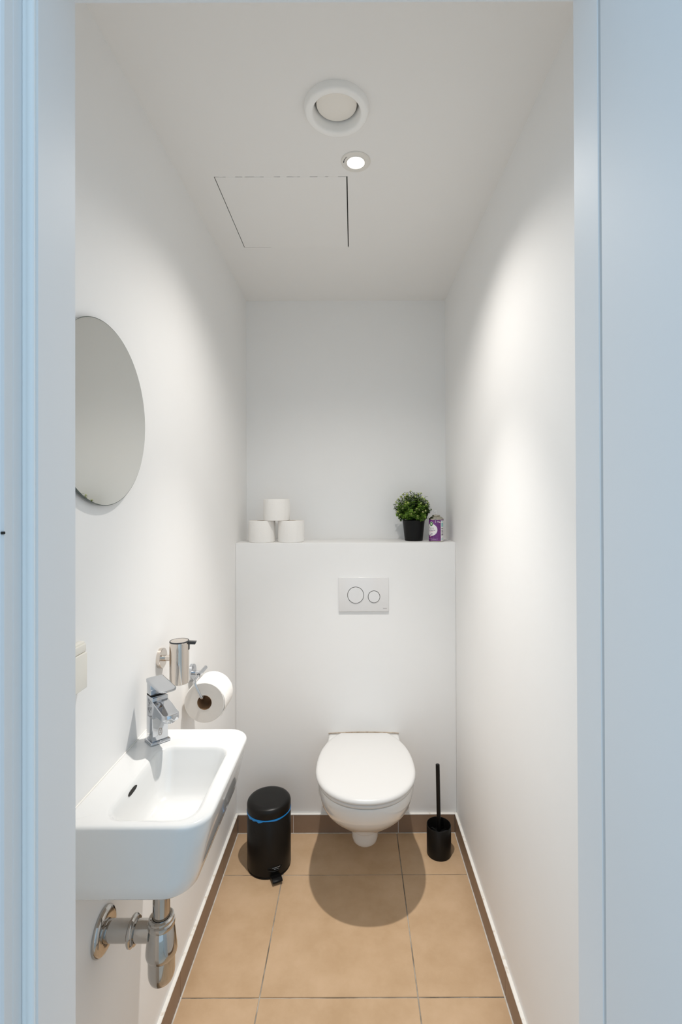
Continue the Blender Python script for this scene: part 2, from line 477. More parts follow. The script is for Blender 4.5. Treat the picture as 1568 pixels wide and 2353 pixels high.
bm = bmesh.new()
box(bm, TX - 0.153, TX + 0.153, 2.030, YB - 0.0005, 0.30, 0.4245, bev=0.010, seg=4)
obj('mounting_shoulder', bm, 'ceramic', wc)
def ring_loops(hw, yf, yb, zs, ym=1.790, bb=0.285):
    return [dshape(hw - i, yf + i, yb - i * .6, ym, z, ef=2.12, eb=2.3, bb=bb) for z, i in zs]
obj('seat', loft(bmesh.new(), ring_loops(0.1778, 1.5850, 2.045, [(0.4212, 0.006), (0.4216, 0.002), (0.4235, 0.0005), (0.428, 0.0), (0.4335, 0.0014), (0.4355, 0.005)])), 'plastic', wc, smooth=50)
lid_z = [(0.4368, 0.006), (0.4374, 0.002), (0.4395, 0.0), (0.4440, 0.0), (0.4485, 0.0016), (0.4520, 0.0050), (0.4540, 0.0100), (0.4552, 0.022), (0.4560, 0.060), (0.4562, 0.11)]
obj('lid', loft(bmesh.new(), ring_loops(0.1838, 1.5790, 2.047, lid_z)), 'plastic', wc, smooth=50)
for s in (-1, 1):
    obj('hinge', lathe(bmesh.new(), [(0.006, -0.020), (0.0085, -0.018), (0.0085, 0.018), (0.006, 0.020)], (TX + s * 0.062, 2.053, 0.4345), 'x', 20), 'plastic', wc)
seal_pts = [(TX - 0.153 + 0.306 * k / 20, YB - 0.0008, 0.4255 + 0.0048 * math.sin(PI * k / 20)) for k in range(21)]
obj('sealant', tube(bmesh.new(), seal_pts, 0.0022, 8), 'sealant', wc)

# flush plate
PX, PZ = 0.0425, CAM_Z - 0.4065
plate = thing('flush_plate', 'white flush plate with two round buttons above the toilet', 'flush plate', (PX, YB, PZ - 0.074))
obj('cover', B(PX - 0.1085, PX + 0.1085, YB - 0.0085, YB, PZ - 0.0735, PZ + 0.0735, bev=0.0018, seg=3), 'plate', plate)
for bx, bz, r in ((PX - 0.0350, PZ - 0.0020, 0.0340), (PX + 0.0445, PZ - 0.0095, 0.0245)):
    g = lathe(bmesh.new(), [(r + 0.0020, -0.0001), (r + 0.0018, -0.0005), (0.004, -0.0005)], (bx, YB - 0.0085, bz), 'y', 56)
    b = obj('button', lathe(bmesh.new(), [(r, 0.002), (r, -0.0030), (r - 0.0008, -0.0040), (0.002, -0.0044)], (bx, YB - 0.0085, bz), 'y', 56), 'plate', plate)
    obj('button_gap', g, 'dark_gap', b)
text_obj('printed_logo', 'tece', 0.0085, 'print_grey', plate, lambda u, v: (PX + 0.0915 + u, YB - 0.0088, PZ - 0.0595 + v), 1.1)

# ================================================================== LEDGE THINGS
def toilet_roll(label, loc, group):
    t = thing('toilet_roll', label, 'toilet roll', loc, group, local=True)
    R, H, rc = 0.0578, 0.0955, 0.0215
    prof = [(R - 0.003, 0.0), (R - 0.0005, 0.0012), (R, 0.004), (R + 0.0002, H * .5), (R, H - 0.004), (R - 0.0005, H - 0.0012), (R - 0.003, H)]
    obj('paper', lathe(bmesh.new(), prof, (0, 0, 0), 'z', 64, cap0=False, cap1=False), 'tissue', t)
    bm = bmesh.new()
    lathe(bm, [(R - 0.003, H), (rc, H - 0.0008)], (0, 0, 0), 'z', 64, False, False)
    obj('paper_end', bm, 'tissue_end', t)
    obj('paper_end', lathe(bmesh.new(), [(R - 0.003, 0.0), (rc, 0.0008)], (0, 0, 0), 'z', 64, False, False), 'tissue_end', t)
    bm = bmesh.new()
    lathe(bm, [(rc, 0.0008), (rc, H - 0.0008)], (0, 0, 0), 'z', 40, False, False)
    lathe(bm, [(rc - 0.001, 0.0008), (rc - 0.001, H - 0.0008)], (0, 0, 0), 'z', 40, False, False)
    obj('core', bm, 'card', t)
    # loose end of the sheet
    bm = bmesh.new()
    lpA, lpB = [], []
    for k in range(9):
        a = -0.55 + k * 0.09
        r = R + 0.0004 + 0.0016 * (k / 8) ** 2
        lpA.append((r * math.cos(a), r * math.sin(a), 0.002)); lpB.append((r * math.cos(a), r * math.sin(a), H - 0.002))
    loft(bm, [lpA, lpB], False, False, closed=False)
    obj('loose_sheet', bm, 'tissue', t)
    return t
YRL = YB + 0.0625
roll_a = toilet_roll('white toilet roll on the ledge by the left wall, bottom row of the pyramid', (-0.4130, YRL, ZS), 'toilet rolls on the ledge')
def copy_tree(o, label, loc, rz, parent=None):
    c = o.copy(); col.objects.link(c); c.parent = parent
    if parent is None:
        c.location = loc; c.rotation_euler.z = rz; c['label'] = label
    for ch in o.children:
        copy_tree(ch, None, None, None, c)
    return c
copy_tree(roll_a, 'white toilet roll on the ledge in the pyramid\'s bottom row, on the plant\'s side', (-0.2815, YRL + 0.001, ZS), -0.4)
copy_tree(roll_a, 'white toilet roll on top of the other two on the ledge', (-0.3465, YRL, ZS + 0.0958), -0.15)

# potted plant
PPX, PPY = 0.2745, 2.200
plant = thing('potted_plant', 'small bushy artificial boxwood plant in a black pot on the ledge', 'plant', (PPX, PPY, ZS))
potp = [(0.0385, 0.0), (0.0402, 0.0010), (0.0408, 0.003), (0.0500, 0.090), (0.0507, 0.0925), (0.0500, 0.0940), (0.0475, 0.0935), (0.0468, 0.082)]
obj('pot', lathe(bmesh.new(), potp, (PPX, PPY, ZS), 'z', 56, True, False), 'pot', plant)
obj('soil', lathe(bmesh.new(), [(0.0475, 0.080), (0.0475, 0.084), (0.002, 0.092)], (PPX, PPY, ZS), 'z', 32), 'soil', plant)
rnd = random.Random(11)
def leaf(bm, lay, p, d, up, L, W, tone):
    d = d.normalized(); s = d.cross(up)
    s = s.normalized() if s.length > 1e-4 else d.orthogonal().normalized()
    n = s.cross(d)
    pts = [p, p + d * L * .45 + s * W * .5 + n * L * .06, p + d * L, p + d * L * .45 - s * W * .5 + n * L * .06, p + d * L * .5 - n * L * .05]
    v = [bm.verts.new(q) for q in pts]
    for q in v: q[lay] = tone
    bm.faces.new((v[0], v[1], v[4])); bm.faces.new((v[1], v[2], v[4])); bm.faces.new((v[2], v[3], v[4])); bm.faces.new((v[3], v[0], v[4]))
bl = bmesh.new(); ll = bl.verts.layers.float.new('tone')
bb_ = bmesh.new(); lb = bb_.verts.layers.float.new('tone')
bs = bmesh.new()
C0 = Vector((PPX, PPY, ZS + 0.095))
CC = Vector((PPX - 0.003, PPY, ZS + 0.137))
nspr = 210
for k in range(nspr):
    zc = 1 - 1.66 * (k + .5) / nspr
    a = k * 2.39996 + rnd.uniform(-.25, .25)
    rr = math.sqrt(max(0, 1 - zc * zc))
    d = Vector((rr * math.cos(a), rr * math.sin(a), zc))
    ext = rnd.uniform(0.72, 1.06)
    rx = 0.087 if abs(d.z) < .4 else 0.082
    tip = CC + Vector((d.x * rx, d.y * rx * .98, d.z * (0.088 if d.z > 0 else 0.062))) * ext
    if tip.y > YU - 0.012: tip.y = YU - 0.012
    dc = math.hypot(tip.x - 0.369, tip.y - 2.151)
    if dc < 0.052 and tip.z < ZS + 0.16: tip = tip.lerp(CC, min(0.45, (0.052 - dc) / 0.06))
    base = C0 + Vector((d.x * .018, d.y * .018, 0.0))
    mid = (base + tip) * .5 + Vector((d.x, d.y, 0)) * .010 + Vector((0, 0, .006))
    path = [base.lerp(mid, t / 4).lerp(mid.lerp(tip, t / 4), t / 4) for t in range(5)]
    tube(bs, path, 0.0007, 4)
    tone0 = rnd.uniform(0.0, .40)
    flower = rnd.random() < 0.40
    ax = (tip - path[2]).normalized()
    for j in range(20):
        t = .45 + .55 * j / 19
        p = base.lerp(mid, t).lerp(mid.lerp(tip, t), t)
        ph = j * 2.4 + rnd.uniform(-.4, .4)
        o1 = ax.orthogonal().normalized(); o2 = ax.cross(o1)
        side = o1 * math.cos(ph) + o2 * math.sin(ph)
        dd = side * rnd.uniform(.7, 1.0) + ax * rnd.uniform(-.3, .55)
        L = rnd.uniform(.0085, .0140)
        leaf(bl, ll, p, dd, ax, L, L * .78, min(1, max(0, tone0 + .35 * (t - .5) + rnd.uniform(-.12, .25))))
    if flower:
        for j in range(9):
            ph = j * 2.4
            o1 = ax.orthogonal().normalized(); o2 = ax.cross(o1)
            dd = (o1 * math.cos(ph) + o2 * math.sin(ph)) * rnd.uniform(.35, .9) + ax
            leaf(bb_, lb, tip - ax * rnd.uniform(0, .006), dd, ax, rnd.uniform(.0055, .0095), .0062, rnd.random())
o = obj('stems', bs, 'soil', plant); o['kind'] = 'stuff'
o = obj('leaves', bl, 'leaf', plant, smooth=0); o['kind'] = 'stuff'
o = obj('pale_tips', bb_, 'bloom', plant, smooth=0); o['kind'] = 'stuff'; o['label'] = 'cream and lime coloured sprig tips'

# air freshener can
CX, CY, CR = 0.3690, 2.151, 0.0330
can = thing('spray_can', 'purple air freshener spray can on the ledge beside the potted plant', 'spray can', (CX, CY, ZS))
obj('body', lathe(bmesh.new(), [(0.0300, 0.0), (0.0325, 0.0006), (0.0334, 0.0022), (0.0326, 0.0040), (0.0326, 0.0985), (0.0334, 0.1000), (0.0334, 0.1015), (0.0310, 0.1030), (0.0270, 0.1065), (0.0215, 0.1105), (0.0165, 0.1130)], (CX, CY, ZS), 'z', 56, True, True), 'tin', can)
obj('valve_cup', lathe(bmesh.new(), [(0.0155, 0.1130), (0.0168, 0.1142), (0.0172, 0.1162), (0.0160, 0.1178), (0.0135, 0.1172), (0.0060, 0.1180), (0.0045, 0.1195)], (CX, CY, ZS), 'z', 40), 'tin', can)
bm = bmesh.new()
lathe(bm, [(0.0030, 0.1190), (0.0028, 0.1370)], (CX, CY, ZS), 'z', 16)
box(bm, CX - 0.0085, CX + 0.0045, CY - 0.0030, CY + 0.0030, ZS + 0.1335, ZS + 0.1375, bev=0.0010)
lathe(bm, [(0.0010, -0.0105), (0.0026, -0.0098), (0.0030, -0.0070), (0.0026, -0.0040)], (CX, CY, ZS + 0.1335), 'x', 14)
obj('nozzle', bm, 'plastic', can)
cdir = Vector((-CX, -CY, 0)).normalized(); ctan = Vector((-cdir.y, cdir.x, 0))
def cpt(th, z, r):
    return Vector((CX, CY, ZS + z)) + cdir * (r * math.cos(th)) + ctan * (r * math.sin(th))
def cpatch(name, th0, th1, z0, z1, r, m, nu=24):
    bm = bmesh.new()
    loft(bm, [[cpt(th0 + (th1 - th0) * k / nu, z, r) for k in range(nu + 1)] for z in (z0, z1)], False, False, closed=False)
    return obj(name, bm, m, can, smooth=60)
def cdisc(name, th, z, rx, rz, r, m, r_in=0.0, shape=None, par=None):
    bm = bmesh.new()
    n, rings = 32, 6
    rows = []
    for q in range(rings + 1):
        f = r_in + (1 - r_in) * q / rings
        f = max(f, 0.001)
        rows.append([cpt(th + rx * f * math.cos(2 * PI * k / n) / CR, z + rz * f * math.sin(2 * PI * k / n), r) for k in range(n)])
    loft(bm, rows, r_in == 0, False)
    return obj(name, bm, m, par or can, smooth=60)
label_o = cpatch('label_wrap', -PI, PI, 0.0046, 0.0975, 0.0330, 'purple', 64)
cpatch('white_panel', math.radians(37), math.radians(105), 0.0046, 0.0940, 0.03315, 'print_white')
cdisc('white_oval', math.radians(-42), 0.0530, 0.0295, 0.0270, 0.03315, 'print_white')
cdisc('emblem_rim', math.radians(-40), 0.0790, 0.0092, 0.0106, 0.03325, 'print_white')
cdisc('emblem_ring', math.radians(-40), 0.0790, 0.0080, 0.0094, 0.03335, 'print_green')
cdisc('emblem_center', math.radians(-40), 0.0790, 0.0042, 0.0050, 0.03345, 'print_pale')
cdisc('emblem_dot', math.radians(-40), 0.0790, 0.0014, 0.0016, 0.03352, 'print_rose')
def wrap(th, z, r=0.0334):
    return lambda u, v: cpt(th + u / CR, z + v, r)
text_obj('printed_word', 'Pure', 0.0150, 'print_grey', can, wrap(math.radians(-43), 0.0605), 1.05)
def fine_print(th0, th1, z, h, m, seed):
    # a line of print too small to read: short strokes of uneven width
    q = random.Random(seed); bm = bmesh.new(); a = th0
    while a < th1:
        b = min(a + q.uniform(1.2, 2.6), th1)
        loft(bm, [[cpt(math.radians(a + (b - a) * k / 2), zz, 0.0334) for k in range(3)] for zz in (z - h / 2, z + h * q.choice((.3, .5)))], False, False, closed=False)
        a = b + q.choice((0.6, 0.6, 0.6, 2.2))
    o = obj('fine_print', bm, m, can, smooth=0); o['kind'] = 'stuff'
fine_print(-75, -8, 0.0505, 0.0026, 'print_violet', 1)
fine_print(-62, -22, 0.0460, 0.0022, 'print_rose', 2)
text_obj('printed_number', '70%', 0.0085, 'print_white', can, wrap(math.radians(17), 0.0880))
cpatch('number_bar', math.radians(-6.5), math.radians(-4.5), 0.083, 0.0955, 0.03335, 'print_white', 2)
cpatch('number_box', math.radians(21), math.radians(34), 0.0835, 0.0875, 0.03335, 'print_rose', 4)
rnd = random.Random(4)
for k in range(9):
    cdisc('flower_print', math.radians(-48 + rnd.uniform(-9, 16)), 0.0265 + rnd.uniform(-.006, .011), rnd.uniform(.0016, .0030), rnd.uniform(.0016, .0030), 0.0334 + k * 2e-5, ['print_violet', 'print_lilac', 'print_violet', 'print_rose'][k % 4])
fine_print(-64, 12, 0.0130, 0.0028, 'print_lilac', 3)
fine_print(-40, 0, 0.0095, 0.0020, 'print_lilac', 4)
for z0, z1, m in ((0.0885, 0.0905, 'print_teal'), (0.066, 0.084, 'print_teal'), (0.0575, 0.0600, 'print_dark'), (0.0490, 0.0530, 'print_grey'), (0.0450, 0.0470, 'print_dark'),
                  (0.0415, 0.0430, 'print_grey'), (0.0380, 0.0400, 'print_grey'), (0.0305, 0.0355, 'print_grey'), (0.0290, 0.0305, 'print_dark'), (0.0140, 0.0155, 'print_teal'), (0.0090, 0.0118, 'print_teal')):
    cpatch('printed_block', math.radians(42), math.radians(66), z0, z1, 0.0333, m, 6)
cdisc('printed_block', math.radians(53), 0.0200, 0.0011, 0.0016, 0.0333, 'print_dark')

# ================================================================== BIN AND BRUSH
BX, BY, BR = -0.3400, 1.9150, 0.0855
bin_ = thing('pedal_bin', 'small black pedal bin with a blue liner showing under its lid', 'pedal bin', (BX, BY, 0))
def stadium(x): return x
obj('base_ring', lathe(bmesh.new(), [(BR - 0.004, 0.0), (BR - 0.001, 0.0010), (BR - 0.0005, 0.0055), (BR - 0.003, 0.0075)], (BX, BY, 0), 'z', 72), 'black_plastic', bin_)
obj('body', lathe(bmesh.new(), [(BR - 0.002, 0.0075), (BR, 0.009), (BR, 0.215), (BR - 0.002, 0.218)], (BX, BY, 0), 'z', 88), 'black_metal', bin_)
obj('lid', lathe(bmesh.new(), [(BR - 0.003, 0.2235), (BR - 0.0005, 0.2240), (BR + 0.0002, 0.226), (BR + 0.0002, 0.2465), (BR - 0.0015, 0.2530), (BR - 0.0060, 0.2585), (BR - 0.0130, 0.2620), (BR - 0.022, 0.2632), (0.030, 0.2640), (0.001, 0.2642)], (BX, BY, 0), 'z', 88), 'black_metal', bin_, smooth=50)
rnd = random.Random(8)
bm = bmesh.new()
n = 160
hang = []
for k in range(n):
    a = 360 * k / n
    h = 0.0012 + 0.0008 * math.sin(a * .11)
    for c, wd, am in ((222, 9, .0075), (236, 11, .0045), (252, 6, .0050), (258, 7, .0040), (205, 14, .003), (300, 12, 0.0008)):
        dd = abs((a - c + 180) % 360 - 180)
        if dd < wd: h += am * (1 - dd / wd)
    hang.append(h)
lo0 = [(BX + (BR - 0.002) * math.cos(2 * PI * k / n), BY + (BR - 0.002) * math.sin(2 * PI * k / n), 0.2236) for k in range(n)]
lo1 = [(BX + (BR + 0.0010) * math.cos(2 * PI * k / n), BY + (BR + 0.0010) * math.sin(2 * PI * k / n), 0.2228) for k in range(n)]
lo2 = [(BX + (BR + 0.0009) * math.cos(2 * PI * k / n), BY + (BR + 0.0009) * math.sin(2 * PI * k / n), 0.2200 - hang[k]) for k in range(n)]
lo3 = [(BX + (BR + 0.0003) * math.cos(2 * PI * k / n), BY + (BR + 0.0003) * math.sin(2 * PI * k / n), 0.2202 - hang[k]) for k in range(n)]
obj('bag_edge', loft(bm, [lo0, lo1, lo2, lo3], False, False), 'bag', bin_, smooth=30)['label'] = 'bright blue bin liner folded over the rim'
pa = -PI / 2 + math.radians(25)
PT = Matrix.Translation((BX, BY, 0)) @ Matrix.Rotation(pa, 4, 'Z')
# pedal: lever tongue with a wedge foot
ped = bmesh.new()
prism(ped, [(0.070, 0.012), (0.088, 0.014), (0.108, 0.020), (0.1225, 0.0165), (0.1235, 0.0110), (0.117, 0.0060), (0.100, 0.0040), (0.070, 0.0050)], 'y', -0.0190, 0.0190, T=PT)
bmesh.ops.bevel(ped, geom=list(ped.edges), offset=0.0012, segments=1, affect='EDGES')
obj('pedal', ped, 'black_plastic', bin_)
rec = bmesh.new()
cl = []
for f, r in ((1.0, BR + 0.0004), (0.90, BR + 0.0022), (0.80, BR + 0.0006)):
    lp = []
    for k in range(28):
        t = 2 * PI * k / 28
        y = 0.030 * f * math.cos(t)
        z = 0.0405 + (0.0135 * f * math.sin(t) if math.sin(t) < 0 else 0.0045 * f * math.sin(t))
        a = y / BR
        lp.append((r * math.cos(a), r * math.sin(a), z))
    cl.append(lp)
loft(rec, cl, False, True, T=PT)
obj('pedal_surround', rec, 'black_plastic', bin_)
bm = bmesh.new()
for z, w in ((0.0420, 0.030), (0.0365, 0.018)):
    tube(bm, [PT @ Vector(((BR + 0.0018) * math.cos(y / BR), (BR + 0.0018) * math.sin(y / BR), z)) for y in [-w / 2 + w * k / 8 + 0.004 for k in range(9)]], 0.0009, 8)
obj('pedal_spring', bm, 'chrome', bin_)
obj('rear_hinge', B(-BR - 0.006, -BR + 0.003, -0.018, 0.018, 0.205, 0.240, bev=0.002, T=PT), 'black_plastic', bin_)

QX, QY, QR = 0.3430, 1.9680, 0.0492
brush = thing('toilet_brush', 'black toilet brush standing in a round black holder', 'toilet brush', (QX, QY, 0))
obj('holder', lathe(bmesh.new(), [(QR - 0.002, 0.0), (QR, 0.002), (QR, 0.1155), (QR - 0.0006, 0.1165), (QR - 0.0020, 0.1165), (QR - 0.0026, 0.1155), (QR - 0.0026, 0.010), (0.001, 0.010)], (QX, QY, 0), 'z', 64), 'black_metal', brush)
hb = Vector((QX + 0.0015, QY + 0.004, 0.070)); ht = Vector((QX - 0.0020, QY + 0.010, 0.3545))
bm = bmesh.new()
tube(bm, [hb, hb.lerp(ht, .5), ht], 0.0082, 24)
bmesh.ops.bevel(bm, geom=[e for e in bm.edges if all(abs(v.co.z - ht.z) < .003 for v in e.verts)], offset=0.0012, segments=2, affect='EDGES')
obj('handle', bm, 'black_metal', brush)
obj('brush_collar', lathe(bmesh.new(), [(0.030, 0.072), (0.031, 0.074), (0.029, 0.080), (0.014, 0.086), (0.0083, 0.088)], (QX + 0.001, QY + 0.004, 0), 'z', 32), 'black_plastic', brush)
bm = bmesh.new()
rnd = random.Random(2)
for k in range(220):
    z = rnd.uniform(0.018, 0.085); a = rnd.uniform(0, 2 * PI)
    c0 = Vector((QX + .001 + .006 * math.cos(a), QY + .004 + .006 * math.sin(a), z)); c1 = Vector((QX + .001 + .037 * math.cos(a), QY + .003 + .037 * math.sin(a), z + rnd.uniform(-.004, .008)))
    tube(bm, [c0, c1], 0.0006, 3)
o = obj('bristles', bm, 'black_plastic', brush, smooth=0); o['kind'] = 'stuff'

# ================================================================== BASIN
ZR = CAM_Z - 0.565              # rim height
ZB = CAM_Z - 0.6935             # underside
OX, OY0, OY1 = -0.2585, 0.8360, 1.2030
basin = thing('wash_basin', 'small white ceramic wall-hung hand basin', 'wash basin', (-0.387, 1.02, ZB))
def outer(z, inset, xf=OX, rc=0.050):
    i = inset
    return rrect(XL + 0.0005, xf - i, OY0 + i, OY1 - i, (rc - i * .5, 0.0015, 0.0015, rc - i * .5), z, 12)
def inner(z, i, ifar=None, r=0.034):
    ifar = i if ifar is None else ifar
    rr = max(0.012, r)
    return rrect(-0.4500 + i, -0.2870 - i, 0.8575 + i, 1.1130 - ifar, (rr, rr, rr, rr), z, 12)
LO = [outer(ZB, 0.030, -0.2865), outer(ZB - 0.0005, 0.010, -0.2865), outer(ZB + 0.0012, 0.0035, -0.2865), outer(ZB + 0.005, 0.0004, -0.2865), outer(ZB + 0.030, 0.0, -0.2800), outer(ZB + 0.075, 0.0, -0.2690), outer(ZR - 0.009, 0.0, -0.2590),
      outer(ZR - 0.0045, 0.0008), outer(ZR - 0.0015, 0.0030), outer(ZR - 0.0002, 0.0065), outer(ZR, 0.012),
      inner(ZR, -0.0060, r=.038), inner(ZR - 0.0006, -0.0020, r=.036), inner(ZR - 0.003, 0.0015), inner(ZR - 0.008, 0.0040), inner(ZR - 0.020, 0.0070, 0.012), inner(ZR - 0.045, 0.0110, 0.026),
      inner(ZR - 0.066, 0.0150, 0.040), inner(ZR - 0.078, 0.0200, 0.050), inner(ZR - 0.085, 0.0280, 0.060, .03), inner(ZR - 0.088, 0.040, 0.075, .025), inner(ZR - 0.0895, 0.058, 0.10, .018)]
obj('bowl', loft(bmesh.new(), LO), 'ceramic', basin, smooth=50)
bm = bmesh.new()
tube(bm, [(XL + 0.0012, OY0 + 0.01 + (OY1 - OY0 - 0.02) * k / 10, ZR + 0.0004) for k in range(11)], 0.0017, 8)
obj('sealant', bm, 'caulk', basin)
# overflow slot on the wall-side slope of the bowl
bm = bmesh.new()
slot = []
xs = -0.4438
for k in range(28):
    t = 2 * PI * k / 28
    slot.append((0.965 + 0.0180 * math.copysign(abs(math.cos(t)) ** .8, math.cos(t)), ZR - 0.0130 + 0.0040 * math.sin(t)))
prism(bm, slot, 'x', xs - 0.006, xs + 0.0006)
ov = obj('overflow_slot', bm, 'dark_gap', basin)
DXX, DYY = -0.3680, 0.965
obj('drain', lathe(bmesh.new(), [(0.020, -0.0002), (0.0215, 0.0008), (0.0205, 0.0025), (0.015, 0.0030), (0.001, 0.0036)], (DXX, DYY, ZR - 0.0893), 'z', 36), 'chrome', basin)

# faucet (turned towards the bowl)
faucet = thing('faucet', 'chrome single-lever faucet on the wash basin', 'faucet', (-0.4660, 1.1400, ZR))
FA = math.radians(46)
u = Vector((math.cos(FA), -math.sin(FA), 0)); w = Vector((math.sin(FA), math.cos(FA), 0))
FT = Matrix(((u.x, w.x, 0, -0.4660), (u.y, w.y, 0, 1.1400), (0, 0, 1, ZR), (0, 0, 0, 1)))
bm = bmesh.new()
box(bm, -0.0215, 0.0215, -0.0235, 0.0235, 0.0, 0.0068, bev=0.0028, seg=3, T=FT)
obj('base_plate', bm, 'chrome', faucet)
bm = bmesh.new()
box(bm, -0.0180, 0.0170, -0.0190, 0.0190, 0.0068, 0.1090, bev=0.0022, seg=3, T=FT)
obj('body', bm, 'chrome', faucet)
# spout: plan outline with rounded nose, lofted between a sloping top and an arched underside
def spout_top(a): return 0.1100 - 0.0235 * max(0.0, min(1.0, (a + 0.015) / 0.095)) ** 0.85
def spout_bot(a):
    if a < 0.017: return 0.060
    t = min(1.0, (a - 0.017) / 0.030)
    return 0.060 + 0.0125 * math.sin(t * PI / 2)
bm = bmesh.new()
loopsS = []
for k in range(25):
    a = -0.010 + 0.096 * k / 24
    hw = 0.0190 if a < 0.072 else 0.0190 * max(0.05, 1 - ((a - 0.072) / 0.0142) ** 2.2) ** (1 / 2.2)
    zt, zb = spout_top(a), spout_bot(a)
    hw2 = hw
    c = min(0.0016, hw2 * .4)
    loopsS.append([(a, -hw2 + c, zb), (a, hw2 - c, zb), (a, hw2, zb + c), (a, hw2, zt - c), (a, hw2 - c, zt), (a, -hw2 + c, zt), (a, -hw2, zt - c), (a, -hw2, zb + c)])
loft(bm, loopsS, T=FT)
obj('spout', bm, 'chrome', faucet, smooth=40)
bm = bmesh.new()
lathe(bm, [(0.0105, 0.0660), (0.0120, 0.0670), (0.0120, 0.0735), (0.0110, 0.0745)], (0.0680, 0, 0), 'z', 28)
for v in bm.verts: v.co = FT @ v.co
obj('aerator', bm, 'chrome', faucet)
lev = bmesh.new()
box(lev, -0.0180, 0.0060, -0.0185, 0.0185, 0.1118, 0.1400, bev=0.0020, seg=2, T=FT)
lever = obj('lever', lev, 'chrome', faucet)
bm = bmesh.new()
LP = []
for z_off, i in ((-0.0100, 0.0015), (-0.0090, 0.0002), (-0.0020, 0.0), (-0.0004, 0.0010), (0.0, 0.0030)):
    lp = rrect(-0.0185 + i, 0.0700 - i, -0.0200 + i, 0.0200 - i, (0.014, 0.003, 0.003, 0.014), 0, 9)
    out = []
    for x, y, _ in lp:
        t = (x + 0.0185) / 0.0885
        th = 1.0 - 0.62 * t
        out.append((x, y, 0.1480 - 0.0105 * t + z_off * th))
    LP.append(out)
loft(bm, LP, T=FT)
obj('lever_plate', bm, 'chrome', lever, smooth=50)
bm = bmesh.new()
lathe(bm, [(0.0042, 0.0), (0.0042, 0.0012), (0.0030, 0.0016), (0.0012, 0.0006)], (0.0058, 0, 0.1240), 'x', 20)
for v in bm.verts: v.co = FT @ v.co
obj('lever_screw', bm, 'steel', lever)
# gap between lever and body
obj('joint_gap', B(-0.0172, 0.0052, -0.0180, 0.0180, 0.1088, 0.1120, T=FT), 'dark_gap', faucet, smooth=0)
# oval emblem with a curl on the front face
bm = bmesh.new()
def logo_ring(r1, r2, h1, h2):
    A, Bq = [], []
    for k in range(36):
        t = 2 * PI * k / 36
        c_, s_ = math.cos(t), math.sin(t)
        e = .75
        A.append((0.01712, math.copysign(abs(c_) ** e, c_) * r1, 0.0270 + math.copysign(abs(s_) ** e, s_) * h1))
        Bq.append((0.01712, math.copysign(abs(c_) ** e, c_) * r2, 0.0270 + math.copysign(abs(s_) ** e, s_) * h2))
    loft(bm, [A, Bq], False, False, T=FT)
logo_ring(0.0045, 0.0030, 0.0086, 0.0068)
obj('emblem', bm, 'logo', faucet, smooth=0)
text_obj('emblem_mark', '2', 0.0105, 'logo', faucet, lambda a, b: FT @ Vector((0.01712, a, 0.0270 + b)))

# bottle trap
QXT, QYT = -0.3950, 0.9850
trap = thing('bottle_trap', 'chrome bottle trap and wall pipe under the wash basin', 'drain trap', (QXT, QYT, 0.46))
obj('tail_pipe', lathe(bmesh.new(), [(0.0168, ZB - 0.577 + 0.577), (0.0168, ZB)] if False else [(0.0168, 0.575), (0.0168, ZB)], (QXT, QYT, 0), 'z', 36), 'trap', trap)
obj('trap_nut', lathe(bmesh.new(), [(0.0175, 0.5920), (0.0215, 0.5930), (0.0245, 0.5905), (0.0250, 0.5870), (0.0240, 0.5845), (0.0262, 0.5825), (0.0268, 0.5780), (0.0262, 0.5735), (0.0240, 0.5720)], (QXT, QYT, 0), 'z', 44, False, False), 'trap', trap)
obj('trap_body', lathe(bmesh.new(), [(0.0240, 0.5740), (0.0252, 0.5720), (0.0302, 0.5300), (0.0308, 0.5225), (0.0296, 0.5165), (0.0268, 0.5130)], (QXT, QYT, 0), 'z', 44), 'trap', trap)
obj('trap_cup', lathe(bmesh.new(), [(0.0262, 0.5140), (0.0262, 0.4830), (0.0252, 0.4740), (0.0222, 0.4660), (0.0160, 0.4615), (0.0060, 0.4600), (0.0005, 0.4600)], (QXT, QYT, 0), 'z', 44), 'trap', trap)
ZP = 0.5615
obj('wall_pipe', lathe(bmesh.new(), [(0.0200, XL + 0.002), (0.0200, QXT - 0.020)], (0, QYT, ZP), 'x', 40), 'trap', trap)
obj('pipe_nut', lathe(bmesh.new(), [(0.0205, -0.4580), (0.0262, -0.4570), (0.0288, -0.4545), (0.0288, -0.4510), (0.0270, -0.4490), (0.0250, -0.4478), (0.0252, -0.4455), (0.0205, -0.4440)], (0, QYT, ZP), 'x', 44, False, False), 'trap', trap)
obj('wall_flange', lathe(bmesh.new(), [(0.0435, XL), (0.0440, XL + 0.003), (0.0430, XL + 0.0065), (0.0395, XL + 0.0105), (0.0340, XL + 0.0120), (0.0240, XL + 0.0122), (0.0205, XL + 0.0105)], (0, QYT, ZP), 'x', 56, False, False), 'trap', trap)

